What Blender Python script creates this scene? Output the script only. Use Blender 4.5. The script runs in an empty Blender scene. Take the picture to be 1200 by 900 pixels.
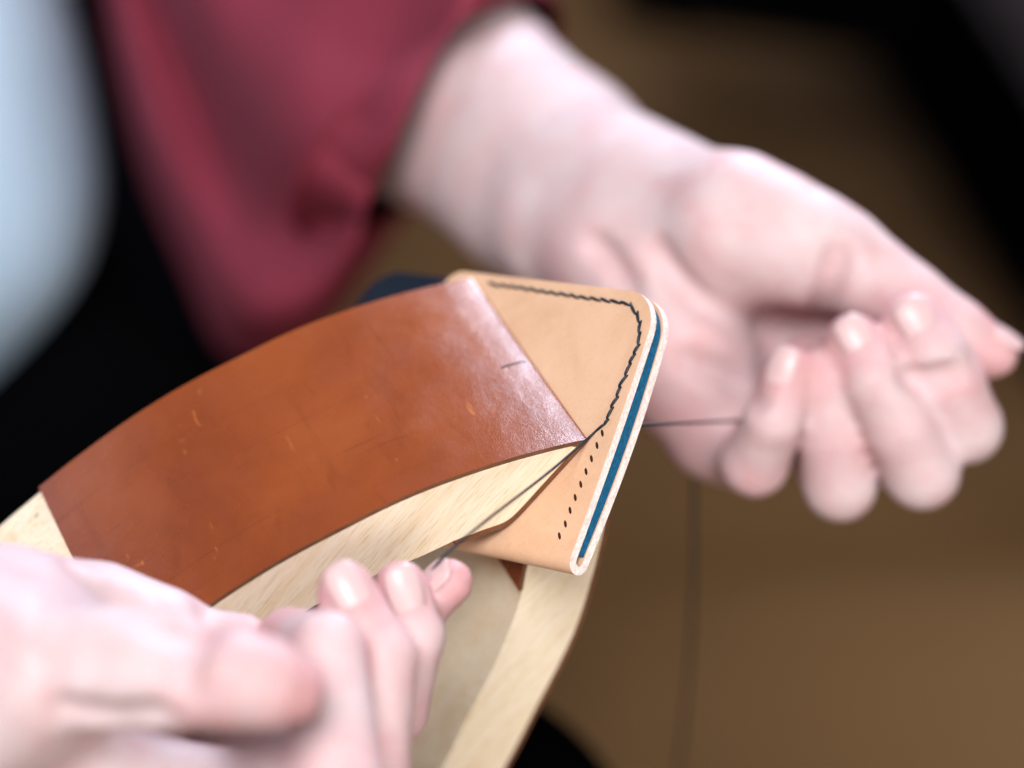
import bpy, bmesh, math, random
import numpy as np
from mathutils import Vector, Matrix
random.seed(7)
rng = np.random.default_rng(7)
S = bpy.context.scene
COL = S.collection

# ------------------------------------------------------------------ camera
PITCH = math.radians(40.3)
FPX = 1200 * 100 / 36            # focal length in photograph pixels
CAM = Vector((0.0, 0.0, 1.13))
sp, cp = math.sin(PITCH), math.cos(PITCH)
cam_d = bpy.data.cameras.new('camera')
cam_d.lens = 100.0; cam_d.sensor_width = 36.0
cam_d.clip_start = 0.01; cam_d.clip_end = 60
cam_d.dof.use_dof = True; cam_d.dof.focus_distance = 0.612
cam_d.dof.aperture_fstop = 4.0
cam_o = bpy.data.objects.new('camera', cam_d); COL.objects.link(cam_o)
cam_o.location = CAM; cam_o.rotation_euler = (math.pi / 2 - PITCH, 0, 0)
S.camera = cam_o

# ------------------------------------------------------------------ world, lamps, exposure
S.view_settings.view_transform = 'Standard'; S.view_settings.look = 'None'
S.view_settings.exposure = 0.0; S.view_settings.gamma = 1.0
S.view_settings.use_curve_mapping = False
S.cycles.use_denoising = True
S.cycles.max_bounces = 6
world = bpy.data.worlds.new('World'); S.world = world; world.use_nodes = True
bg = world.node_tree.nodes['Background']
bg.inputs['Color'].default_value = (0.90, 0.93, 1.0, 1); bg.inputs['Strength'].default_value = 0.14

def area(name, loc, target, w, h, power, color):
    l = bpy.data.lights.new(name, 'AREA'); l.shape = 'RECTANGLE'; l.size = w; l.size_y = h
    l.energy = power; l.color = color
    o = bpy.data.objects.new(name, l); COL.objects.link(o)
    o.location = loc
    o.rotation_euler = (Vector(target) - Vector(loc)).to_track_quat('-Z', 'Y').to_euler()
    return o
TGT = (0.0, 0.47, 0.73)
area('window_light', (0.50, 2.1, 1.45), TGT, 0.34, 1.0, 56, (0.78, 0.82, 1.0))
area('skylight', (-0.15, -0.55, 2.35), TGT, 0.75, 0.75, 53, (0.95, 0.97, 1.0))
area('room_light', (1.0, -1.3, 1.35), TGT, 1.2, 1.0, 27, (1.0, 0.96, 0.94))

# ------------------------------------------------------------------ helpers
def c2w(v):                       # camera axes (right, up, forward) -> world vector
    x, y, z = v
    return Vector((x, y * sp + z * cp, y * cp - z * sp))
def P(px, py, d):                 # the place seen at a photograph pixel at depth d (metres)
    return CAM + c2w(((px - 600) / FPX * d, -(py - 450) / FPX * d, d))
def px_len(px, d): return px / FPX * d

def tag(o, label=None, cat=None, group=None, kind=None):
    if label: o['label'] = label
    if cat: o['category'] = cat
    if group: o['group'] = group
    if kind: o['kind'] = kind
    return o
def empty(name, matrix, label, cat):
    o = bpy.data.objects.new(name, None); COL.objects.link(o)
    o.matrix_world = matrix; o.empty_display_size = 0.02
    return tag(o, label, cat)
def mesh_obj(name, verts, faces, mat, parent=None, smooth=True, local=False, origin=None):
    """verts in world space unless local; stored relative to the parent"""
    me = bpy.data.meshes.new(name)
    vs = [Vector(v) for v in verts]
    if parent is not None and not local:
        inv = parent.matrix_world.inverted(); vs = [inv @ v for v in vs]
    if parent is None and origin is not None:
        vs = [v - Vector(origin) for v in vs]
    me.from_pydata([tuple(v) for v in vs], [], [tuple(f) for f in faces])
    me.update()
    bm = bmesh.new(); bm.from_mesh(me); bmesh.ops.recalc_face_normals(bm, faces=bm.faces); bm.to_mesh(me); bm.free()
    me.polygons.foreach_set('use_smooth', [smooth] * len(me.polygons))
    if mat: me.materials.append(mat)
    o = bpy.data.objects.new(name, me); COL.objects.link(o)
    if parent is not None: o.parent = parent
    elif origin is not None: o.location = origin
    return o
def sharp(o, deg=35):
    me = o.data; bm = bmesh.new(); bm.from_mesh(me)
    for e in bm.edges:
        if len(e.link_faces) == 2 and e.calc_face_angle(0) > math.radians(deg): e.smooth = False
    bm.to_mesh(me); bm.free()
def bevel(o, w, seg=2, deg=40):
    m = o.modifiers.new('bevel', 'BEVEL'); m.width = w; m.segments = seg
    m.limit_method = 'ANGLE'; m.angle_limit = math.radians(deg); m.harden_normals = False
def catmull(pts, n):
    pts = [np.array(p, float) for p in pts]
    out = []
    Q = [2 * pts[0] - pts[1]] + pts + [2 * pts[-1] - pts[-2]]
    for i in range(1, len(Q) - 2):
        for k in range(n):
            t = k / n
            a, b, c, d = Q[i - 1], Q[i], Q[i + 1], Q[i + 2]
            out.append(0.5 * (2 * b + (c - a) * t + (2 * a - 5 * b + 4 * c - d) * t * t + (3 * b - a - 3 * c + d) * t ** 3))
    out.append(pts[-1]); return out
def tube(pts, r, seg=8):
    """closed tube along a list of world points; r a number or a list"""
    pts = [Vector(p) for p in pts]; n = len(pts)
    rs = r if hasattr(r, '__len__') else [r] * n
    V, Fc = [], []
    up = Vector((0.13, 0.4, 0.9)).normalized()
    for i, p in enumerate(pts):
        t = (pts[min(i + 1, n - 1)] - pts[max(i - 1, 0)]).normalized()
        a = t.cross(up).normalized(); b = t.cross(a)
        for k in range(seg):
            th = 2 * math.pi * k / seg
            V.append(p + (a * math.cos(th) + b * math.sin(th)) * rs[i])
    for i in range(n - 1):
        for k in range(seg):
            Fc.append((i * seg + k, i * seg + (k + 1) % seg, (i + 1) * seg + (k + 1) % seg, (i + 1) * seg + k))
    Fc.append(tuple(range(seg))[::-1]); Fc.append(tuple((n - 1) * seg + k for k in range(seg)))
    return V, Fc

# ------------------------------------------------------------------ materials
class Mat:
    def __init__(s, name, rough=0.5, spec=0.5):
        s.m = bpy.data.materials.new(name); s.m.use_nodes = True
        s.t = s.m.node_tree; s.b = s.t.nodes['Principled BSDF']
        s.b.inputs['Roughness'].default_value = rough
        s.b.inputs['Specular IOR Level'].default_value = spec
        s.co = s.n('ShaderNodeTexCoord').outputs['Object']
    def n(s, t, **kw):
        x = s.t.nodes.new(t)
        for k, v in kw.items():
            if k in x.inputs.keys(): x.inputs[k].default_value = v
            else: setattr(x, k, v)
        return x
    def l(s, a, b): s.t.links.new(a, b)
    def mapping(s, scale, rot=(0, 0, 0)):
        m = s.n('ShaderNodeMapping'); m.inputs['Scale'].default_value = scale; m.inputs['Rotation'].default_value = rot
        s.l(s.co, m.inputs['Vector']); return m.outputs['Vector']
    def noise(s, vec, scale, detail=3, rough=0.55, dist=0.0):
        x = s.n('ShaderNodeTexNoise'); x.inputs['Scale'].default_value = scale; x.inputs['Detail'].default_value = detail
        x.inputs['Roughness'].default_value = rough; x.inputs['Distortion'].default_value = dist
        s.l(vec, x.inputs['Vector']); return x.outputs['Fac']
    def ramp(s, fac, stops):
        r = s.n('ShaderNodeValToRGB'); cr = r.color_ramp
        while len(cr.elements) < len(stops): cr.elements.new(0.5)
        for e, (p, c) in zip(cr.elements, stops):
            e.position = p; e.color = (*c, 1) if len(c) == 3 else c
        s.l(fac, r.inputs['Fac']); return r.outputs['Color']
    def mix(s, fac, a, b, mode='MIX'):
        x = s.n('ShaderNodeMix', data_type='RGBA', blend_type=mode)
        for sock, v in ((x.inputs[0], fac), (x.inputs[6], a), (x.inputs[7], b)):
            if hasattr(v, 'links') or hasattr(v, 'is_linked'): s.l(v, sock)
            elif isinstance(v, (int, float)): sock.default_value = v
            else: sock.default_value = (*v, 1)
        return x.outputs[2]
    def color(s, c):
        if isinstance(c, tuple): s.b.inputs['Base Color'].default_value = (*c, 1)
        else: s.l(c, s.b.inputs['Base Color'])
    def bump(s, h, strength, dist):
        x = s.n('ShaderNodeBump'); x.inputs['Strength'].default_value = strength; x.inputs['Distance'].default_value = dist
        s.l(h, x.inputs['Height']); 
        if s.b.inputs['Normal'].links: s.l(s.b.inputs['Normal'].links[0].from_socket, x.inputs['Normal'])
        s.l(x.outputs['Normal'], s.b.inputs['Normal'])

def wood_mat(name, rot):
    m = Mat(name, 0.55, 0.35)
    v = m.mapping((9, 60, 110), rot)
    g1 = m.noise(v, 3.2, 4, 0.6, 0.6)
    v2 = m.mapping((34, 330, 560), rot)
    g2 = m.noise(v2, 5.0, 3, 0.6, 0.2)
    c = m.ramp(g1, [(0.28, (0.75, 0.59, 0.395)), (0.46, (0.80, 0.665, 0.485)), (0.62, (0.83, 0.71, 0.545)), (0.78, (0.77, 0.63, 0.45))])
    c2 = m.ramp(g2, [(0.36, (0.80, 0.71, 0.58)), (0.47, (1, 1, 1))])
    c = m.mix(0.85, c, c2, 'MULTIPLY')
    sp_ = m.noise(m.mapping((1, 1, 1)), 260, 1, 0.4)
    speck = m.ramp(sp_, [(0.77, (0, 0, 0)), (0.80, (1, 1, 1))])
    c = m.mix(speck, c, (0.20, 0.11, 0.05))
    m.color(c); m.bump(g2, 0.12, 0.0004)
    return m.m
def tan_leather():                 # orange brown pad leather
    m = Mat('orange_brown_leather', 0.36, 0.5)
    big = m.noise(m.mapping((14, 9, 14)), 1.6, 4, 0.6, 0.4)
    c = m.ramp(big, [(0.25, (0.155, 0.030, 0.009)), (0.50, (0.225, 0.049, 0.012)), (0.78, (0.29, 0.072, 0.017))])
    st = m.noise(m.mapping((120, 25, 120), (0, 0, 0.35)), 1.1, 4, 0.65, 1.2)
    c = m.mix(m.ramp(st, [(0.56, (0, 0, 0)), (0.72, (0.55, 0.55, 0.55))]), c, (0.16, 0.032, 0.008))
    ln = m.noise(m.mapping((7, 330, 7), (0, 0, 0.12)), 1.4, 3, 0.6, 0.5)
    c = m.mix(m.ramp(ln, [(0.63, (0, 0, 0)), (0.70, (0.38,) * 3)]), c, (0.10, 0.022, 0.008))
    # pale rubbed flecks
    f1 = m.noise(m.mapping((260, 90, 260), (0, 0, 0.9)), 1.3, 3, 0.6, 0.8)
    f2 = m.noise(m.mapping((40, 40, 40)), 1.5, 2, 0.5)
    mm = m.n('ShaderNodeMath', operation='MULTIPLY')
    m.l(m.ramp(f1, [(0.66, (0, 0, 0)), (0.72, (1, 1, 1))]), mm.inputs[0]); m.l(m.ramp(f2, [(0.50, (0, 0, 0)), (0.60, (1, 1, 1))]), mm.inputs[1])
    mk = m.n('ShaderNodeMath', operation='MULTIPLY'); m.l(mm.outputs[0], mk.inputs[0]); mk.inputs[1].default_value = 0.55
    c = m.mix(mk.outputs[0], c, (0.46, 0.15, 0.035))
    m.color(c)
    vo = m.n('ShaderNodeTexVoronoi', feature='DISTANCE_TO_EDGE'); vo.inputs['Scale'].default_value = 1900
    nz = m.n('ShaderNodeTexNoise'); nz.inputs['Scale'].default_value = 420; m.l(m.co, nz.inputs['Vector'])
    wv = m.n('ShaderNodeMix', data_type='VECTOR'); wv.inputs[0].default_value = 0.0012
    m.l(m.co, wv.inputs[4]); m.l(nz.outputs['Color'], wv.inputs[5]); m.l(wv.outputs[1], vo.inputs['Vector'])
    m.bump(m.ramp(vo.outputs['Distance'], [(0.0, (0, 0, 0)), (0.25, (1, 1, 1))]), 0.08, 0.00015)
    m.bump(m.noise(m.mapping((1, 1, 1)), 620, 3, 0.6), 0.11, 0.0005)
    m.bump(m.noise(m.mapping((1, 1, 1)), 55, 2, 0.5), 0.12, 0.003)
    m.l(m.ramp(m.noise(m.mapping((1, 1, 1)), 90, 3, 0.6), [(0.3, (0.22,) * 3), (0.7, (0.33,) * 3)]), m.b.inputs['Roughness'])
    return m.m
def simple(name, col, rough=0.6, spec=0.3, var=0.25, scale=60, bump=0.1, bdist=0.0005, bscale=400):
    m = Mat(name, rough, spec)
    f = m.noise(m.mapping((1, 1, 1)), scale, 4, 0.6)
    m.color(m.ramp(f, [(0.3, tuple(c * (1 - var) for c in col)), (0.7, tuple(min(1, c * (1 + var * 0.6)) for c in col))]))
    if bump: m.bump(m.noise(m.mapping((1, 1, 1)), bscale, 3, 0.6), bump, bdist)
    return m.m
def skin_mat():
    m = Mat('skin', 0.55, 0.30)
    at = m.n('ShaderNodeAttribute', attribute_name='flush')
    f = m.noise(m.mapping((1, 1, 1)), 45, 4, 0.6)
    base = m.ramp(f, [(0.3, (0.535, 0.39, 0.385)), (0.7, (0.63, 0.495, 0.495))])
    bl = m.noise(m.mapping((1, 1, 1)), 75, 4, 0.65, 0.6)
    base = m.mix(m.ramp(bl, [(0.46, (0, 0, 0)), (0.68, (0.42,) * 3)]), base, (0.56, 0.25, 0.25))
    vn = m.noise(m.mapping((1, 1, 1)), 28, 2, 0.5, 0.8)
    base = m.mix(m.ramp(vn, [(0.52, (0, 0, 0)), (0.7, (0.14,) * 3)]), base, (0.50, 0.44, 0.47))
    c = m.mix(at.outputs['Fac'], base, (0.56, 0.20, 0.205))
    m.color(c)
    m.b.inputs['Subsurface Weight'].default_value = 0.3
    m.b.inputs['Subsurface Radius'].default_value = (1.0, 0.35, 0.2)
    m.b.inputs['Subsurface Scale'].default_value = 0.004
    m.bump(m.noise(m.mapping((1, 1, 1)), 700, 3, 0.6), 0.10, 0.0004)
    m.bump(m.noise(m.mapping((1, 1, 1)), 160, 3, 0.6), 0.15, 0.0012)
    return m.m

M_WOOD_U = wood_mat('ash_wood', (0.0, 0.45, 0.0))
M_WOOD_L = wood_mat('ash_wood_lower', (0.0, -0.75, 0.0))
M_PAD = tan_leather()
M_PADEDGE = simple('dark_burnished_leather', (0.15, 0.065, 0.03), 0.6, 0.3, 0.3, 300)
def natural_leather():
    m = Mat('natural_veg_tan_leather', 0.5, 0.35); v = m.mapping((1, 1, 1))
    c = m.ramp(m.noise(v, 38, 5, 0.65, 0.5), [(0.25, (0.60, 0.345, 0.20)), (0.5, (0.70, 0.43, 0.27)), (0.75, (0.75, 0.49, 0.32))])
    c = m.mix(m.ramp(m.noise(m.mapping((300, 900, 300)), 1.0, 3, 0.6, 1.0), [(0.55, (0, 0, 0)), (0.8, (0.30,) * 3)]), c, (0.50, 0.26, 0.14))
    c = m.mix(m.ramp(m.noise(v, 1500, 2, 0.5), [(0.60, (0, 0, 0)), (0.75, (0.35,) * 3)]), c, (0.48, 0.26, 0.15))
    m.color(c)
    m.bump(m.noise(v, 1100, 3, 0.6), 0.16, 0.0004); m.bump(m.noise(v, 130, 3, 0.6), 0.10, 0.002)
    return m.m
M_NAT = natural_leather()
M_CUT = simple('raw_leather_cut_edge', (0.84, 0.69, 0.63), 0.85, 0.15, 0.22, 900, 0.5, 0.0008, 1300)
M_BLUE = simple('petrol_blue_leather', (0.007, 0.095, 0.19), 0.7, 0.2, 0.35, 900, 0.5, 0.0008, 1300)
M_NAVY = simple('dark_navy_leather', (0.004, 0.008, 0.018), 0.6, 0.25, 0.2, 60)
M_THREAD = simple('dark_waxed_thread', (0.007, 0.012, 0.020), 0.45, 0.35, 0.3, 2500, 0.6, 0.0003, 2600)
M_HOLE = simple('punched_hole_leather', (0.10, 0.035, 0.02), 0.9, 0.1, 0.2, 500, 0)
M_SKIN = skin_mat()
M_NAIL = simple('fingernail', (0.60, 0.40, 0.39), 0.35, 0.4, 0.06, 200, 0.03)
M_MAROON = simple('maroon_cloth', (0.205, 0.027, 0.046), 0.85, 0.15, 0.12, 30, 0.3, 0.0006, 900)
M_SHIRT = simple('pale_blue_cloth', (0.60, 0.80, 1.0), 0.85, 0.15, 0.08, 12, 0.3, 0.0006, 900)
M_BLACK = simple('black_cloth', (0.0018, 0.0018, 0.0022), 0.95, 0.0, 0.2, 30, 0.2, 0.0006, 900)

# ------------------------------------------------------------------ clam frame
def intersect_dir(px, py): return Vector(((px - 600) / FPX, -(py - 450) / FPX, 1.0))
TH, PH = math.radians(-55), math.radians(44)
Wc = Vector((math.cos(TH) * math.cos(PH), math.sin(TH) * math.cos(PH), -math.sin(PH)))
Oc = intersect_dir(690, 516) * 0.615
r_ = intersect_dir(608, 606)
Ac = (r_ * (Oc.dot(Wc) / r_.dot(Wc)) - Oc).normalized()
O = CAM + c2w(Oc); W = c2w(Wc).normalized(); A = c2w(Ac).normalized(); N = A.cross(W).normalized()
FR = Matrix(((A.x, W.x, N.x, O.x), (A.y, W.y, N.y, O.y), (A.z, W.z, N.z, O.z), (0, 0, 0, 1)))
def L(a, w, n): return FR @ Vector((a / 1000, w / 1000, n / 1000))         # millimetres in the clam's frame
def on_plane(px, py, n=0.0):      # where a pixel's sight line meets the pouch plane -> (a, w) in mm
    d = c2w(intersect_dir(px, py)); o = O + N * (n / 1000)
    X = CAM + d * ((o - CAM).dot(N) / d.dot(N)) - O
    return X.dot(A) * 1000, X.dot(W) * 1000
WID = 61.5

# ------------------------------------------------------------------ floor and the dark room behind
fm = Mat('brown_floor_boards', 0.6, 0.25)
g = fm.noise(fm.mapping((0.7, 3.4, 1)), 2.2, 4, 0.6, 0.5)
big = fm.noise(fm.mapping((1, 1, 1)), 1.3, 2, 0.5)
fc = fm.ramp(g, [(0.36, (0.125, 0.063, 0.025)), (0.64, (0.29, 0.163, 0.078))])
fc = fm.mix(fm.ramp(big, [(0.35, (0, 0, 0)), (0.65, (0.6, 0.6, 0.6))]), fc, (0.25, 0.13, 0.046))
fm.color(fc)
fl = mesh_obj('floor', [(-4, -3, 0), (4, -3, 0), (4, 5, 0), (-4, 5, 0)], [(0, 1, 2, 3)], fm.m, smooth=False)
tag(fl, kind='structure')

# ------------------------------------------------------------------ the stitching clam
clam = empty('stitching_clam', FR, 'pale wooden stitching clam with orange brown leather pad on its bowed jaws', 'stitching clam')

def extrude_profile(name, poly, w0, w1, mat, parent, edge_mat=None, nseg=1, capmat=None):
    """poly: closed list of (a, n) in mm, extruded across the clam from w0 to w1 (local frame)"""
    n = len(poly); V, Fc = [], []
    ws = [w0 + (w1 - w0) * k / nseg for k in range(nseg + 1)]
    for w in ws:
        for a, q in poly: V.append((a / 1000, w / 1000, q / 1000))
    for k in range(nseg):
        for i in range(n):
            j = (i + 1) % n
            Fc.append((k * n + i, k * n + j, (k + 1) * n + j, (k + 1) * n + i))
    Fc.append(tuple(range(n))); Fc.append(tuple(nseg * n + i for i in range(n)))
    o = mesh_obj(name, V, Fc, mat, parent, True, local=True)
    if capmat:
        o.data.materials.append(capmat)
        o.data.polygons[len(Fc) - 1].material_index = 1; o.data.polygons[len(Fc) - 2].material_index = 1
    sharp(o, 35)
    return o
def offset(path, t, side):
    out = []
    for i in range(len(path)):
        d = np.array(path[min(i + 1, len(path) - 1)]) - np.array(path[max(i - 1, 0)])
        d = d / np.linalg.norm(d)
        out.append(tuple(np.array(path[i]) + side * t * np.array((-d[1], d[0]))))
    return out
T = 1.1      # pad thickness, mm
def jaw(outer, inner_pad, inner_rest, sgn, flat, pad_end, wood, name_pad):
    """outer: tip -> tail leather surface; inner_pad: tip -> end of the lining; inner_rest: bare wood"""
    outer = [tuple(p) for p in catmull(outer, 5)]
    inner_pad = [tuple(p) for p in catmull(inner_pad, 4)]
    inner_rest = [tuple(p) for p in catmull(inner_rest, 5)]
    wo = offset(outer, T, -1 * sgn); wi = offset(inner_pad, T, +1 * sgn)
    wo = [p for p in wo if p[0] > 2.9]; wi = [p for p in wi if p[0] > 2.9]
    tip = (2.55, flat + sgn * T)
    poly = wo[::-1] + [tip] + wi + [p for p in inner_rest if p[0] > wi[-1][0] + 1.0]
    wd = extrude_profile('jaw', poly, 0, -WID, wood, clam)
    bevel(wd, 0.0005, 2)
    po = [p for p in outer if p[0] < pad_end]
    no = [p for p in wo if p[0] < pad_end]
    pad = po[::-1] + inner_pad[1:] + wi[::-1] + [tip] + no
    pd = extrude_profile('leather_pad', pad, 0.12, -WID - 0.12, M_PAD, clam, nseg=24, capmat=M_PADEDGE)
    pd.data.materials[0] = M_PAD
    bevel(pd, 0.00035, 2)
    return wd, pd

up_outer = [(-0.03, 0.45), (0.08, 0.8), (0.38, 1.28), (1.0, 2.1), (2.2, 3.6), (4.0, 5.72), (5.9, 7.85), (11.9, 14.2), (19.0, 20.9), (26.6, 27.3), (34.7, 33.0), (43.4, 38.1), (52.2, 43.1), (61.5, 47.6),
            (73.5, 52.1), (90, 56.7), (110, 60.8), (130, 63), (155, 64), (180, 62), (210, 57)]
up_in_pad = [(-0.03, 0.45), (0.12, 0.2), (0.45, 0.06), (1.0, 0.01), (6, 0), (14, 0), (20.5, 0), (24.0, 0.25), (27.0, 1.4), (31, 4.9), (35.8, 8.9)]
up_rest = [(35.5, 10.0), (42.5, 14.6), (47.9, 19.0), (57.5, 24.9), (63.7, 28.5), (80, 36), (100, 42.5), (130, 48), (160, 49.5), (185, 47), (210, 42)]
jaw(up_outer, up_in_pad, up_rest, 1, 0.0, 94.5, M_WOOD_U, 'pad')
B0 = -7.5
lo_outer = [(0.5, B0 - 0.6), (1.9, B0 - 2.2), (5.0, -13.6), (12.1, -21.0), (25.8, -30.9), (42.3, -40.7), (62.8, -48.6), (80.3, -55.0), (100, -61), (130, -67.5), (160, -70), (185, -68.5), (210, -64)]
lo_in_pad = [(0.5, B0 - 0.6), (1.0, B0 - 0.06), (6, B0), (14, B0), (22, B0), (27, -8.3), (33.1, -11.5), (39.0, -15.9)]
lo_rest = [(38.5, -17.2), (47.3, -22.2), (59.8, -27.9), (72.9, -32.4), (86.9, -37.8), (110, -45), (140, -50.5), (170, -52), (210, -48)]
jw2, pd2 = jaw(lo_outer, lo_in_pad, lo_rest, -1, B0, 140, M_WOOD_L, 'pad')
ft = extrude_profile('base_block', [(208, 57), (208, -65), (250, -40), (250, 36)], -1.5, -WID + 1.5, M_WOOD_U, clam)
bevel(ft, 0.002)

# ------------------------------------------------------------------ the leather pouch held in the clam
pouch = empty('leather_pouch', FR, 'natural tan leather pouch clamped in the wooden jaws, its edge half stitched', 'leather pouch')
a0, w0 = on_plane(669, 653)
a1, w1 = on_plane(537.5, 625.5)
e1 = np.array((a0 - a1, w0 - w1)); e1 /= np.linalg.norm(e1)          # along the fold towards the cut side
e2 = np.array((-e1[1], e1[0]))
if e2[0] > 0: e2 = -e2                                              # up, away from the fold
def UV(u, v): return a0 + e1[0] * u + e2[0] * v, w0 + e1[1] * u + e2[1] * v
def uv_of(px, py):
    a, w = on_plane(px, py); d = np.array((a - a0, w - w0)); return d @ e1, d @ e2
HT = 60.8; TL = 1.95
def gap(v): return 6.0 + 1.0 * math.sin(math.pi * min(max(v / HT, 0), 1)) ** 1.0     # whole thickness, mm
def u_right(v, ht=HT, r=9.0):
    u = 0.9 * math.sin(math.pi * v / ht) * 0.6
    if v > ht - r: u -= r - math.sqrt(max(r * r - (v - (ht - r)) ** 2, 0))
    return u
def u_left(v, base, ht=HT, r=6.0):
    u = base
    if v > ht - r: u += r - math.sqrt(max(r * r - (v - (ht - r)) ** 2, 0))
    return u
# rows along the unrolled sheet: front panel top -> fold -> back panel top
rows = []
vs = [0.0, 1.5, 3, 5] + list(np.linspace(8, HT - 9.5, 22)) + [HT - 9 + 9 * math.sin(math.radians(t)) for t in (0, 10, 20, 30, 40, 50, 58, 66, 73, 80, 86, 90)]
R0 = gap(0) / 2
for v in vs[::-1]: rows.append((v, 0.0, (0, 1), v))
for k in range(1, 10):
    th = math.pi * k / 10
    rows.append((-R0 * math.sin(th), -R0 + R0 * math.cos(th), (-math.sin(th), math.cos(th)), 0.0))
for v in vs: rows.append((v, -gap(v), (0, -1), v))
NU = 14
V, Fc = [], []
nr = len(rows)
for layer in (0, 1):
    for (v, n, nv, vv) in rows:
        r, l = u_right(max(vv, 0)), u_left(max(vv, 0), -68.0)
        for k in range(NU + 1):
            u = l + (r - l) * k / NU
            v2, n2 = v - layer * TL * nv[0], n - layer * TL * nv[1]
            a, w = UV(u, v2)
            V.append((a / 1000, w / 1000, n2 / 1000))
def idx(layer, i, k): return layer * nr * (NU + 1) + i * (NU + 1) + k
ncut = 0
for layer in (0, 1):
    for i in range(nr - 1):
        for k in range(NU):
            Fc.append((idx(layer, i, k), idx(layer, i, k + 1), idx(layer, i + 1, k + 1), idx(layer, i + 1, k)))
nsurf = len(Fc)
for i in range(nr - 1):
    for k in (0, NU):
        Fc.append((idx(0, i, k), idx(0, i + 1, k), idx(1, i + 1, k), idx(1, i, k)))
for i in (0, nr - 1):
    for k in range(NU):
        Fc.append((idx(0, i, k), idx(0, i, k + 1), idx(1, i, k + 1), idx(1, i, k)))
body = mesh_obj('folded_leather', V, Fc, M_NAT, pouch, True, local=True)
body.data.materials.append(M_CUT); body.data.materials.append(M_HOLE)
for i, p in enumerate(body.data.polygons):
    if i >= nsurf: p.material_index = 1
sharp(body, 40)
# punched stitching holes cut through the front panel
holes_px = [(705.7, 507.5), (699.5, 522), (693, 537.5), (686.7, 552.5), (680.5, 567.5), (674, 583), (668, 598), (662.5, 614), (655.5, 628)]
cbm = bmesh.new()
for hx, hy in holes_px:
    a, w = on_plane(hx, hy)
    p1 = np.array(on_plane(hx - 1.3, hy - 6)); p2 = np.array(on_plane(hx + 1.3, hy + 6))
    d = (p2 - p1); d /= np.linalg.norm(d); q = np.array((-d[1], d[0]))
    ring = []
    for th in np.linspace(0, 2 * math.pi, 12, endpoint=False):
        ring.append(np.array((a, w)) + d * 0.95 * math.cos(th) + q * 0.38 * math.sin(th))
    top = [cbm.verts.new((x[0] / 1000, x[1] / 1000, 0.0006)) for x in ring]
    bot = [cbm.verts.new((x[0] / 1000, x[1] / 1000, -0.0017)) for x in ring]
    cbm.faces.new(top); cbm.faces.new(bot[::-1])
    for k in range(12): cbm.faces.new((top[k], bot[k], bot[(k + 1) % 12], top[(k + 1) % 12]))
bmesh.ops.recalc_face_normals(cbm, faces=cbm.faces)
cme = bpy.data.meshes.new('hole_cutter'); cbm.to_mesh(cme); cbm.free()
for mm in (M_NAT, M_CUT, M_HOLE): cme.materials.append(mm)
for p in cme.polygons: p.material_index = 2
cut = bpy.data.objects.new('hole_cutter', cme); COL.objects.link(cut); cut.matrix_world = FR
bo = body.modifiers.new('holes', 'BOOLEAN'); bo.operation = 'DIFFERENCE'; bo.object = cut; bo.solver = 'EXACT'
bpy.context.view_layer.update()
dg = bpy.context.evaluated_depsgraph_get()
nm = bpy.data.meshes.new_from_object(body.evaluated_get(dg), preserve_all_data_layers=True, depsgraph=dg)
nm.name = 'folded_leather'
body.modifiers.clear(); body.data = nm
bpy.data.objects.remove(cut, do_unlink=True)
sharp(body, 40)
bevel(body, 0.00025, 2, 60)

def slab(name, outline, n_top, n_bot, mat, cutmat=None):
    """outline: function v -> (u0, u1), slab between two surfaces n(v) in the pouch plane"""
    vv = outline[0]; V, Fc = [], []
    m = len(vv); K = 6
    for f in (n_top, n_bot):
        for v in vv:
            l, r = outline[1](v), outline[2](v)
            for k in range(K + 1):
                a, w = UV(l + (r - l) * k / K, v); V.append((a / 1000, w / 1000, f(v) / 1000))
    def ix(s, i, k): return s * m * (K + 1) + i * (K + 1) + k
    for s in (0, 1):
        for i in range(m - 1):
            for k in range(K): Fc.append((ix(s, i, k), ix(s, i, k + 1), ix(s, i + 1, k + 1), ix(s, i + 1, k)))
    for i in range(m - 1):
        for k in (0, K): Fc.append((ix(0, i, k), ix(0, i + 1, k), ix(1, i + 1, k), ix(1, i, k)))
    for i in (0, m - 1):
        for k in range(K): Fc.append((ix(0, i, k), ix(0, i, k + 1), ix(1, i, k + 1), ix(1, i, k)))
    o = mesh_obj(name, V, Fc, mat, pouch, True, local=True); sharp(o, 40); bevel(o, 0.0002, 2, 60); return o
lv = [1.2 + (HT - 1.9 - 9) * k / 16 for k in range(17)] + [HT - 0.7 - 9 + 9 * math.sin(math.radians(t)) for t in (10, 20, 30, 40, 50, 58, 66, 73, 80, 86, 90)]
HB = HT - 0.7
slab('blue_lining', (lv, lambda v: -66.0, lambda v: u_right(max(v, 0), HB) - 0.35), lambda v: -TL - 0.05, lambda v: -gap(v) + TL + 0.05, M_BLUE)
HF = HT - 1.2
fv = list(np.linspace(18, HF - 12, 10)) + [HF - 12 + 12 * math.sin(math.radians(t)) for t in (0, 10, 20, 30, 40, 50, 58, 66, 73, 80, 86, 90)]
slab('navy_flap', (fv, lambda v: u_left(v, -97.5, HF, 12), lambda v: -66.4), lambda v: -TL - 0.4, lambda v: -TL - 2.4, M_NAVY)

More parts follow.
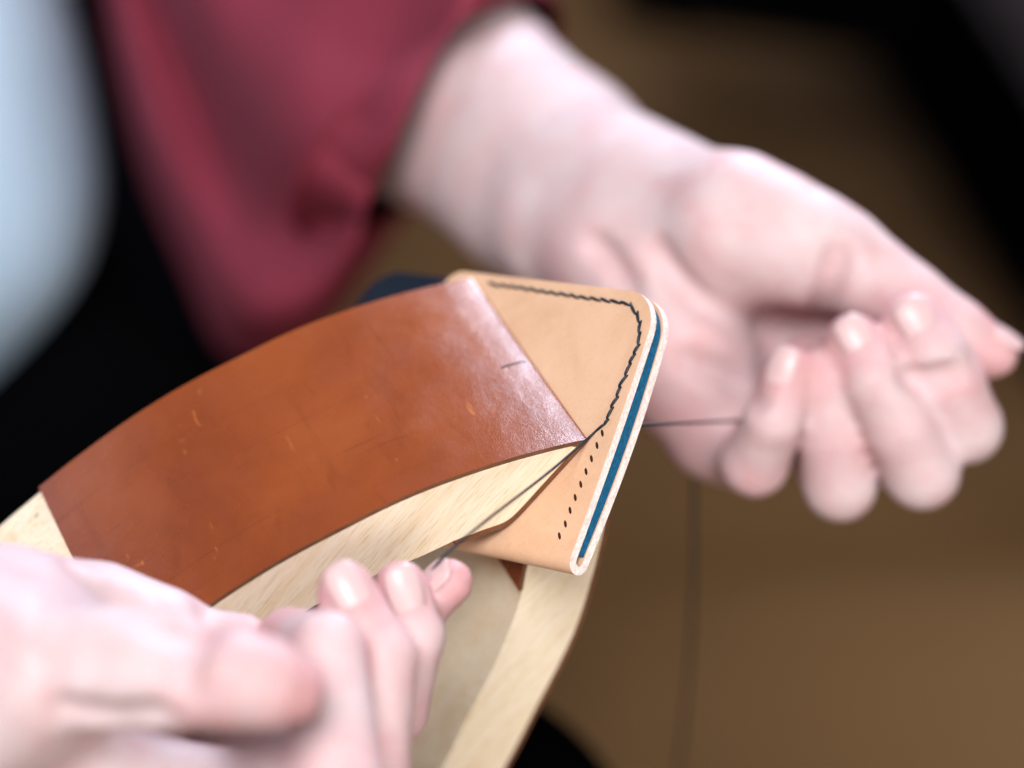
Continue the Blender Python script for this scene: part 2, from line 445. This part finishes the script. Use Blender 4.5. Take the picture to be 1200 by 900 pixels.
# stitches
sp_px = [(290, 172), (345, 178), (390, 183), (430, 190), (480, 195), (530, 205), (575, 212), (620, 218), (670, 225), (715, 233), (765, 240), (815, 245), (860, 252), (910, 258), (952, 268),
         (985, 305), (1001, 348), (1000, 400), (996, 455), (975, 500), (955, 545), (935, 600), (908, 655), (895, 700), (870, 750), (852, 805), (838, 832)]
spts = [np.array(on_plane(500 + x / 4, 290 + y / 4)) for x, y in sp_px]
sme = None
for i in range(len(spts) - 1):
    p, q = spts[i], spts[i + 1]
    d = q - p; ln = np.linalg.norm(d)
    ang = math.atan2(d[1], d[0]) + math.radians((-9 if i < 14 else -13) + random.uniform(-3, 3))
    if sme is None:
        pts = [Vector((t * 0.5, 0, h)) for t, h in ((-1.10, -0.00045), (-1.0, -0.0001), (-0.6, 0.00016), (0, 0.00024), (0.6, 0.00016), (1.0, -0.0001), (1.10, -0.00045))]
        pts = [Vector((p_.x * 0.001, 0, p_.z)) for p_ in pts]
        V, Fc = tube(pts, [0.00014, 0.00024, 0.00034, 0.00037, 0.00034, 0.00024, 0.00014], 8)
        st = mesh_obj('stitch', V, Fc, M_THREAD, pouch, True, local=True); sme = st.data
    else:
        st = bpy.data.objects.new('stitch', sme); COL.objects.link(st); st.parent = pouch
    m_ = (p + q) / 2
    st.matrix_local = Matrix.Translation((m_[0] / 1000, m_[1] / 1000, 0.0001)) @ Matrix.Rotation(ang, 4, 'Z') @ Matrix.Diagonal((ln * 0.89, 1, 1, 1))

# ------------------------------------------------------------------ threads
def thread(name, pts, r, label):
    pts = [Vector(p) for p in catmull(pts, 8)]
    V, Fc = tube(pts, r, 8)
    o = mesh_obj(name, V, Fc, M_THREAD, None, True, origin=pts[-1]); tag(o, label, 'thread'); return o
la, lw = on_plane(709.5, 498)
thread('thread', [L(la, lw, -0.6), L(la + .5, lw - .3, 0.25), L(*([0.3, 0.6, 1.3])), P(640, 556, 0.600), P(575, 606, 0.590), P(530, 643, 0.5865), P(508, 666, 0.588), P(496, 684, 0.592)],
       0.00030, 'dark waxed thread crossing the pale jaw side to the blurred near hand')
ba, bw = on_plane(716, 499)
thread('thread', [P(728, 499, 0.6235), P(905, 491.5, 0.688)],
       0.00036, 'dark thread stretched from behind the pouch to the far hand')
hang = [P(862, 505, 0.700), P(826, 520, 0.703), P(818, 545, 0.707)]
b = P(814, 575, 0.712)
for k in range(7):
    q = b + Vector((0.0012 * math.sin(k * 0.9), 0.001 * math.cos(k), -0.028 * k)); hang.append(q)
thread('thread', hang, 0.0005, 'dark loose thread end hanging straight down below the far hand')
thread('thread_scrap', [L(0.9, -29.0, 1.75), L(2.4, -29.0, 3.75), L(3.6, -28.8, 5.2), L(4.7, -28.6, 6.4)], 0.00025, 'short dark thread scrap lying on the tip edge of the brown pad')

# ------------------------------------------------------------------ the person
person = empty('person', Matrix.Translation(P(-250, 500, 1.05)), 'seated person in maroon sleeve and pale blue shirt pulling thread tight with both hands', 'person')

def seg_d(p, a, b, r1, r2):
    ba = b - a; h = np.clip(((p - a) @ ba) / (ba @ ba), 0, 1)
    return np.sqrt((((p - a) - h[:, None] * ba) ** 2).sum(1)) - (r1 + (r2 - r1) * h)
def smin(a, b, k):
    h = np.maximum(k - np.abs(a - b), 0) / k
    return np.minimum(a, b) - h * h * k * 0.25
def pt(t): return np.array(P(t[0], t[1], t[2]), np.float32), t[3] / 1000.0
def chain(p, pts, k):
    f = None
    for a, b in zip(pts[:-1], pts[1:]):
        (pa, ra), (pb, rb) = pt(a), pt(b)
        d = seg_d(p, pa, pb, ra, rb)
        f = d if f is None else smin(f, d, k)
    return f
class Hand:
    def __init__(s, palm, fingers, kp, kf, creases=()):
        s.palm, s.fingers, s.kp, s.kf, s.cr = palm, fingers, kp, kf, []
        for rad, line in creases:      # skin creases: grooves pressed into the surface
            pts = []
            for q in catmull([np.array(q, float) for q in line], 4):
                ds = np.arange(.48, .76, .0005); pp = np.array([P(q[0], q[1], d) for d in ds], np.float32)
                f = s.eval(pp); k = int(np.argmax(f < 0))
                if f[k] < 0: pts.append(pp[k])
            s.cr_new = (rad / 1000, pts); s.pending = getattr(s, 'pending', []) + [s.cr_new]
        s.cr = getattr(s, 'pending', [])
    def pts(s): return [q for c in s.palm + s.fingers for q in c]
    def eval(s, p):
        f = None
        for c in s.palm:
            d = chain(p, c, 0.006); f = d if f is None else smin(f, d, s.kp)
        g = None
        for c in s.fingers:
            d = chain(p, c, 0.0014); g = d if g is None else smin(g, d, 0.0012)
        f = smin(f, g, s.kf)
        for rad, pts in s.cr:
            for a, b in zip(pts[:-1], pts[1:]):
                if np.linalg.norm(b - a) < 0.012: f = -smin(-f, seg_d(p, a, b, rad, rad), 0.0045)
        return f
far_hand = Hand(
    palm=[[(515, 106, .805, 32), (640, 204, .766, 28.5), (695, 246, .745, 26), (745, 272, .730, 22), (790, 300, .718, 19)],
          [(740, 238, .732, 19), (860, 262, .698, 16.5), (945, 292, .693, 14)],          # thenar
          [(740, 300, .722, 18), (800, 415, .708, 18), (838, 500, .705, 13.5)],          # hypothenar
          [(760, 260, .728, 15), (1050, 372, .719, 10)],
          [(760, 280, .728, 15), (1010, 430, .722, 10)],
          [(760, 300, .728, 15), (950, 480, .722, 10)],
          [(760, 320, .726, 15), (875, 520, .717, 9.5)]],
    fingers=[[(915, 280, .694, 15), (985, 305, .691, 12.2), (1062, 354, .688, 9.8), (1120, 388, .686, 8.0), (1164, 413, .686, 6.2)],
             [(1050, 372, .719, 10), (1132, 500, .683, 8.8), (1110, 448, .677, 8.8), (1092, 416, .673, 8.6), (1070, 380, .674, 7.6)],
             [(1010, 430, .722, 10), (1080, 552, .681, 9.2), (1054, 500, .675, 8.9), (1026, 444, .671, 8.1), (1000, 400, .673, 6.7)],
             [(950, 480, .722, 10), (984, 568, .687, 8.8), (976, 510, .681, 8.5), (961, 446, .677, 8.1), (948, 428, .688, 7.4)],
             [(875, 520, .717, 9.5), (884, 542, .684, 8.2), (906, 490, .672, 7.0), (925, 434, .672, 6.1)]],
    kp=0.012, kf=0.0045,
    creases=[(1.1, [(770, 290), (800, 335), (850, 372), (905, 388), (955, 392)]), (1.2, [(985, 290), (972, 330), (962, 375)]),
             (1.0, [(800, 420), (850, 440), (890, 470)]), (0.9, [(690, 285), (712, 300), (740, 345)]),
             (0.6, [(1058, 440), (1085, 446), (1118, 436)])])
near_hand = Hand(
    palm=[[(-90, 800, .555, 25), (-20, 785, .555, 22), (20, 765, .560, 19)],
          [(0, 742, .572, 17), (112, 746, .580, 14.0), (188, 762, .582, 11.5), (204, 768, .582, 10.8)],
          [(-10, 800, .550, 20), (60, 790, .542, 14)],
          [(-20, 892, .560, 14), (140, 918, .566, 10.5), (290, 940, .568, 10)],
          [(0, 800, .568, 14), (230, 850, .592, 9)],
          [(0, 780, .572, 14), (240, 800, .594, 8)]],
    fingers=[[(40, 786, .540, 13.5), (120, 783, .530, 11.4), (170, 785, .5265, 10.7), (212, 788, .525, 10.2), (268, 793, .5245, 9.4), (312, 801, .5255, 8.3), (340, 807, .5275, 6.6)],
             [(262, 748, .584, 5.6), (282, 752, .584, 6.0)],
             [(290, 940, .568, 10), (392, 915, .547, 9.2), (384, 760, .556, 7.2), (338, 748, .579, 6.4)],
             [(230, 850, .592, 9), (434, 897, .572, 8.0), (448, 772, .570, 7.0), (405, 692, .573, 6.0)],
             [(235, 820, .592, 9), (460, 832, .590, 7.4), (486, 745, .584, 6.2), (470, 688, .584, 5.6)],
             [(240, 800, .594, 8), (455, 795, .599, 6.4), (494, 712, .595, 5.4), (527, 682, .591, 5.0)]],
    kp=0.010, kf=0.0025,
    creases=[(0.15, [(209, 755), (205, 780), (208, 810)]), (0.1, [(222, 755), (219, 780), (222, 810)]),
             (1.4, [(90, 668), (130, 700), (190, 728), (225, 735)]), (1.2, [(240, 716), (236, 735), (228, 748)]), (1.0, [(60, 830), (140, 842), (200, 838)])])
cw = lambda v: np.array(CAM + c2w(v), np.float32)
limbs = [  # shoulders, upper arms, forearms: (a, b, ra, rb)
    (cw((-.084, .148, .935)), np.array(P(515, 106, .805), np.float32), .028, .032),
    (cw((-.28, .33, .95)), cw((-.084, .148, .935)), .036, .028),
    (cw((-.215, -.08, .58)), np.array(P(-90, 800, .535), np.float32), .038, .025),
    (cw((-.30, .11, .69)), cw((-.215, -.08, .58)), .046, .038),
    (cw((-.28, .33, .95)), cw((-.30, .11, .69)), .06, .06),
    (cw((-.31, .21, .83)), cw((-.33, .02, .98)), .09, .09)]
H = 0.0018
def build_field():
    allp = [pt(q) for h in (far_hand, near_hand) for q in h.pts()] + [(a, ra) for a, b, ra, rb in limbs] + [(b, rb) for a, b, ra, rb in limbs]
    lo = np.min([p - r for p, r in allp], 0) - 0.012; hi = np.max([p + r for p, r in allp], 0) + 0.012
    n = np.ceil((hi - lo) / H).astype(int) + 1
    Fd = np.full(n, 0.03, np.float32)
    def paint(bl, bh, fn, k):
        i0 = np.clip(np.floor((bl - lo) / H).astype(int), 0, n - 1); i1 = np.clip(np.ceil((bh - lo) / H).astype(int) + 1, 1, n)
        ax = [np.arange(i0[j], i1[j]).astype(np.float32) * H + lo[j] for j in range(3)]
        for x0 in range(0, len(ax[0]), 24):
            g = np.meshgrid(ax[0][x0:x0 + 24], ax[1], ax[2], indexing='ij'); sh = g[0].shape
            p = np.stack([q.ravel() for q in g], 1).astype(np.float32)
            d = fn(p).reshape(sh)
            sl = (slice(i0[0] + x0, i0[0] + x0 + sh[0]), slice(i0[1], i1[1]), slice(i0[2], i1[2]))
            Fd[sl] = smin(Fd[sl], d, k)
    for a, b, ra, rb in limbs:
        m = 0.012
        paint(np.minimum(a - ra, b - rb) - m, np.maximum(a + ra, b + rb) + m, lambda p: seg_d(p, a, b, ra, rb), 0.010)
    for h in (far_hand, near_hand):
        pp = [pt(q) for q in h.pts()]
        paint(np.min([p - r for p, r in pp], 0) - 0.012, np.max([p + r for p, r in pp], 0) + 0.012, h.eval, 0.008)
    return Fd, lo
def surface_nets(Fd, lo, h):
    ins = Fd < 0
    c = [ins[i:ins.shape[0] - 1 + i, j:ins.shape[1] - 1 + j, k:ins.shape[2] - 1 + k] for i in (0, 1) for j in (0, 1) for k in (0, 1)]
    any_ = c[0].copy(); all_ = c[0].copy()
    for q in c[1:]: any_ |= q; all_ &= q
    I = np.argwhere(any_ & ~all_)
    vid = np.full(any_.shape, -1, np.int32); vid[tuple(I.T)] = np.arange(len(I))
    acc = np.zeros((len(I), 3)); cnt = np.zeros(len(I))
    corners = [(i, j, k) for i in (0, 1) for j in (0, 1) for k in (0, 1)]
    vals = {q: Fd[I[:, 0] + q[0], I[:, 1] + q[1], I[:, 2] + q[2]].astype(float) for q in corners}
    for q in corners:
        for ax in range(3):
            if q[ax] == 0:
                r = list(q); r[ax] = 1; r = tuple(r)
                s = (vals[q] < 0) != (vals[r] < 0)
                t = np.where(s, vals[q] / np.where(s, vals[q] - vals[r], 1), 0)
                pos = np.tile(np.array(q, float), (len(I), 1)); pos[:, ax] += t
                acc[s] += pos[s]; cnt[s] += 1
    V = (I + acc / cnt[:, None]) * h + lo
    Fs = []
    for ax in range(3):
        o1, o2 = [(1, 2), (2, 0), (0, 1)][ax]
        sl0 = [slice(1, -1)] * 3; sl1 = [slice(1, -1)] * 3
        sl0[ax] = slice(0, -1); sl1[ax] = slice(1, None)
        a, b = ins[tuple(sl0)], ins[tuple(sl1)]
        E = np.argwhere(a != b); flip = a[tuple(E.T)]
        off = np.array([1, 1, 1]); off[ax] = 0
        E = E + off
        d1 = np.zeros(3, int); d1[o1] = 1; d2 = np.zeros(3, int); d2[o2] = 1
        q = np.stack([vid[tuple((E - d1 - d2).T)], vid[tuple((E - d2).T)], vid[tuple(E.T)], vid[tuple((E - d1).T)]], 1)
        q[~flip] = q[~flip][:, ::-1]
        Fs.append(q)
    Fs = np.concatenate(Fs); Fs = Fs[(Fs >= 0).all(1)]
    return V, Fs
Fd, lo = build_field()
Vb, Fb = surface_nets(Fd, lo, H)
del Fd
def relax(V, F, it):
    e = np.concatenate([F[:, [0, 1]], F[:, [1, 2]], F[:, [2, 3]], F[:, [3, 0]]])
    for lam in [0.5, -0.52] * it:
        s = np.zeros_like(V); c = np.zeros(len(V))
        for d in range(3):
            s[:, d] = np.bincount(e[:, 0], V[e[:, 1], d], len(V)) + np.bincount(e[:, 1], V[e[:, 0], d], len(V))
        c = np.bincount(e[:, 0], minlength=len(V)) + np.bincount(e[:, 1], minlength=len(V))
        V = V + lam * (s / c[:, None] - V)
    return V
Vb = relax(Vb, Fb, 4)
me = bpy.data.meshes.new('body')
pl = np.array(person.location)
Vl = (Vb - pl).astype(np.float32)
me.vertices.add(len(Vl)); me.vertices.foreach_set('co', Vl.ravel())
me.loops.add(Fb.size); me.loops.foreach_set('vertex_index', Fb.astype(np.int32).ravel())
me.polygons.add(len(Fb)); me.polygons.foreach_set('loop_start', np.arange(0, Fb.size, 4, dtype=np.int32))
me.polygons.foreach_set('use_smooth', np.ones(len(Fb), bool))
me.update(calc_edges=True); me.validate()
# natural redness of fingertips, knuckles and the hollow of the palm
fl_ = np.zeros(len(Vb))
def flush(px, py, d, r, amt):
    q = np.array(P(px, py, d)); dd = np.sqrt(((Vb - q) ** 2).sum(1))
    np.maximum(fl_, amt * np.clip(1 - dd / (r / 1000), 0, 1) ** 0.8, out=fl_)
for h in (far_hand, near_hand):
    for c in h.fingers:
        if len(c) < 4: continue
        flush(*c[-1][:3], 15, 0.8); flush(*c[-2][:3], 12, 0.35); flush(*c[-3][:3], 15, 0.5)
flush(880, 350, .715, 45, 0.30); flush(700, 300, .72, 22, 0.45); flush(800, 480, .70, 35, 0.35); flush(1070, 400, .685, 18, .7)
at = me.attributes.new('flush', 'FLOAT', 'POINT'); at.data.foreach_set('value', fl_.astype(np.float32))
me.materials.append(M_SKIN)
bodyo = bpy.data.objects.new('body', me); COL.objects.link(bodyo); bodyo.parent = person

# fingernails
def nail(c, face, wid, length, shift=0.45):
    """c: finger chain; face: world vector towards the nail side"""
    (p1, r1), (p2, r2) = pt(c[-2]), pt(c[-1])
    p1, p2 = Vector(p1), Vector(p2); ax = (p2 - p1).normalized()
    up = (face - ax * face.dot(ax)).normalized(); sd = ax.cross(up)
    cen = p2 + ax * (r2 * shift - length / 2 * 0.55)
    V, Fc = [], []; nu, nv = 8, 8
    for layer in (0, 1):
        for i in range(nu + 1):
            s = -1 + 2 * i / nu
            for j in range(nv + 1):
                t = -1 + 2 * j / nv
                wl = math.sqrt(max(1 - 0.55 * s ** 4, 0)) * (1 if abs(s) < 0.98 else 0.8)
                th = t * wl * wid / 2 / r2 * 0.9
                rr = (r2 + 0.0001 + 0.00035 * (1 - layer * 1.6)) - 0.0004 * s * s * (1 if s < 0 else 2.2)
                V.append(cen + ax * (s * length / 2) + (up * math.cos(th) + sd * math.sin(th)) * rr)
    def ix(l, i, j): return l * (nu + 1) * (nv + 1) + i * (nv + 1) + j
    for l in (0, 1):
        for i in range(nu):
            for j in range(nv): Fc.append((ix(l, i, j), ix(l, i + 1, j), ix(l, i + 1, j + 1), ix(l, i, j + 1)))
    for i in range(nu):
        for j in (0, nv): Fc.append((ix(0, i, j), ix(0, i + 1, j), ix(1, i + 1, j), ix(1, i, j)))
    for j in range(nv):
        for i in (0, nu): Fc.append((ix(0, i, j), ix(0, i, j + 1), ix(1, i, j + 1), ix(1, i, j)))
    o = mesh_obj('fingernail', V, Fc, M_NAIL, bodyo, True)
    return o
bpy.context.view_layer.update()
to_cam = c2w((0, 0.15, -1))
F_ = far_hand.fingers
nail(F_[0], c2w((0.25, 1.0, -0.35)), .011, .012)
nail(F_[1], c2w((-.1, 0.25, -1)), .010, .0105)
nail(F_[2], c2w((-.1, 0.3, -1)), .0095, .0105)
nail(F_[4], c2w((-.5, 0.1, -1)), .0085, .010)
G_ = near_hand.fingers
nail(G_[3], c2w((0.1, 0.25, -1)), .009, .0105)
nail(G_[4], c2w((0.15, 0.1, -1)), .0088, .0105)
nail(G_[5], c2w((0.2, 0.6, -.6)), .0075, .0095)

# maroon sleeve: a loose shell lofted from the cuff opening back to the shoulder
rings = [  # top px, bottom px, depth, (dx, dy px, ddepth) towards the back
    ((645, 4), (350, 268), .802, (52, 50, .045)),
    ((632, -20), (372, 284), .810, (38, 42, .066)),
    ((604, -70), (412, 322), .826, (18, 20, .090)),
    ((545, -170), (352, 404), .856, (5, 0, .098)),
    ((455, -260), (272, 418), .880, (0, 0, .100)),
    ((370, -320), (220, 316), .900, (0, 0, .084)),
    ((300, -380), (172, 200), .915, (0, 0, .085)),
    ((230, -450), (136, 60), .930, (0, 0, .085)),
    ((150, -540), (112, -80), .945, (0, 0, .085)),
    ((-60, -720), (40, -260), .955, (0, 0, .085))]
rr = []
for t, b_, d, v2 in rings: rr.append((*t, *b_, d, *v2))
rr = catmull(rr, 5)
NS = 56; V, Fc = [], []
for i, q in enumerate(rr):
    tx, ty, bx, by, d, dx, dy, dd = q
    f = i / (len(rr) - 1)
    for k in range(NS):
        ph = 2 * math.pi * k / NS
        c_, s_ = math.cos(ph), math.sin(ph)
        # folds hang parallel to the lower edge
        wt = (0.5 - 0.5 * c_) ** 1.3
        fold = 0.024 * math.sin(8.0 * ph + 1.6 + 1.5 * f + 0.5 * math.sin(4 * f)) * min(1, 2.4 * f) * wt
        fold += 0.007 * math.sin(5 * ph - 6 * f) * min(1, 3 * f)
        x = (tx + bx) / 2 + (tx - bx) / 2 * c_ + dx * s_
        y = (ty + by) / 2 + (ty - by) / 2 * c_ + dy * s_
        V.append(P(x, y, d + 0.05 * f ** 0.4 * (0.5 - 0.5 * c_) ** 2 + dd * math.copysign(abs(s_) ** 0.75, s_) - fold * (1 if s_ < 0 else -1) * abs(s_) ** 0.5))
for i in range(len(rr) - 1):
    for k in range(NS):
        Fc.append((i * NS + k, i * NS + (k + 1) % NS, (i + 1) * NS + (k + 1) % NS, (i + 1) * NS + k))
sl = mesh_obj('sleeve', V, Fc, M_MAROON, person, True)
m_ = sl.modifiers.new('thick', 'SOLIDIFY'); m_.thickness = 0.0016; m_.offset = 1
m_ = sl.modifiers.new('sub', 'SUBSURF'); m_.levels = 1; m_.render_levels = 1
hem = [Vector(v) for v in V[:NS]] + [Vector(V[0])]
hv, hf = tube(hem, 0.0022, 8)
mesh_obj('cuff_hem', hv, hf, M_MAROON, sl, True)
sl['label'] = 'loose maroon three quarter sleeve'

def blob_mesh(name, prims, h, k, mat, parent, wob=0.0):
    lo_ = np.min([np.minimum(np.array(a) - ra, np.array(b) - rb) for a, b, ra, rb in prims], 0) - 0.03
    hi_ = np.max([np.maximum(np.array(a) + ra, np.array(b) + rb) for a, b, ra, rb in prims], 0) + 0.03
    n = np.ceil((hi_ - lo_) / h).astype(int) + 1
    g = np.meshgrid(*[np.arange(n[j]).astype(np.float32) * h + lo_[j] for j in range(3)], indexing='ij')
    p = np.stack([q.ravel() for q in g], 1).astype(np.float32); f = None
    for a, b, ra, rb in prims:
        d = seg_d(p, np.array(a, np.float32), np.array(b, np.float32), ra, rb); f = d if f is None else smin(f, d, k)
    if wob:
        f = f + wob * (np.sin(p[:, 0] * 55 + 2 * np.sin(p[:, 2] * 23)) * 0.5 + np.sin(p[:, 2] * 48 + p[:, 1] * 30) * 0.5)
    Vv, Ff = surface_nets(f.reshape(n).astype(np.float32), lo_, h)
    Vv = relax(Vv, Ff, 3)
    return mesh_obj(name, Vv.tolist(), Ff.tolist(), mat, parent, True)
blob_mesh('shirt', [(cw((-.33, .26, .92)), cw((-.262, .082, .965)), .095, .110), (cw((-.262, .082, .965)), cw((-.335, -.015, 1.02)), .110, .10),
                    (cw((-.29, .34, .93)), cw((-.30, .14, .74)), .075, .07), (cw((-.30, .11, .69)), cw((-.262, .03, .65)), .062, .055)], 0.006, 0.04, M_SHIRT, person, 0.004)
blob_mesh('trousers', [(cw((-.33, -.12, 1.10)), cw((-.20, .02, 1.16)), .12, .10), (cw((-.20, .02, 1.16)), cw((-.158, .085, 1.22)), .10, .085),
                       (cw((-.30, -.10, 1.05)), cw((-.12, -.125, .95)), .10, .085), (cw((-.12, -.125, .95)), cw((-.022, -.143, .80)), .08, .048),
                       (cw((-.24, .06, 1.06)), cw((-.14, -.06, 1.02)), .07, .07),
                       (cw((-.158, .085, 1.22)), cw((-.15, -.25, 1.40)), .08, .05), (cw((-.022, -.143, .80)), cw((-.05, -.38, 1.05)), .052, .045)], 0.007, 0.04, M_BLACK, person, 0.002)

# ------------------------------------------------------------------ dark furniture behind the far hand
tr = empty('table', Matrix.Translation((0.55, 1.7, 0.0)), 'black blurred low rail slanting across the floor behind the far hand, with an added unseen top for shade', 'table')
def beam(name, p, q, w, d):
    p, q = Vector(p), Vector(q); t = (q - p).normalized()
    a = t.cross(Vector((0, 1, 0.001))).normalized(); b_ = t.cross(a)
    V = []
    for e in (p, q):
        for sx, sy in ((-1, -1), (1, -1), (1, 1), (-1, 1)): V.append(e + a * sx * w / 2 + b_ * sy * d / 2)
    o = mesh_obj(name, V, [(0, 1, 2, 3), (4, 5, 6, 7), (0, 1, 5, 4), (1, 2, 6, 5), (2, 3, 7, 6), (3, 0, 4, 7)], M_BLACK, tr, False)
    bevel(o, 0.006); return o
def floor_hit(px, py, z=0.0):
    d = c2w(intersect_dir(px, py)); return CAM + d * ((z - CAM.z) / d.z)
beam('foot_rail', P(1020, -70, 1.95), P(1350, 470, 1.68), 0.078, 0.05)
beam('foot_rail', P(845, -160, 1.62), P(860, 25, 1.60), 0.085, 0.05)
beam('crossbar', P(720, -50, 1.64), P(1080, -5, 1.60), 0.07, 0.04)
beam('unseen_shade_top', (0.05, 1.49, 0.735), (1.6, 1.49, 0.735), 0.03, 1.5)  # unseen top added out of frame to cast shade on the floor behind
for lx, ly in ((0.14, 2.17), (1.52, 2.17), (1.52, 0.82)): beam('leg', (lx, ly, 0.002), (lx, ly, 0.718), 0.05, 0.05)  # out-of-frame legs added to carry the unseen shading top
rug_m = simple('grey_rug', (0.20, 0.17, 0.19), 0.95, 0.05, 0.2, 15, 0.2, 0.002, 200)
rp = [floor_hit(1085, -80), floor_hit(1230, 220), floor_hit(1600, 150), floor_hit(1500, -200)]
rc = sum(rp, Vector()) / 4
V = [q + Vector((0, 0, 0.002)) for q in rp] + [q + Vector((0, 0, 0.012)) for q in rp]
rug = mesh_obj('rug', V, [(0, 1, 2, 3), (4, 5, 6, 7), (0, 1, 5, 4), (1, 2, 6, 5), (2, 3, 7, 6), (3, 0, 4, 7)], rug_m, None, False, origin=(rc.x, rc.y, 0.002))
tag(rug, 'blurred grey rug on the floor beyond the black slanting rail', 'rug')
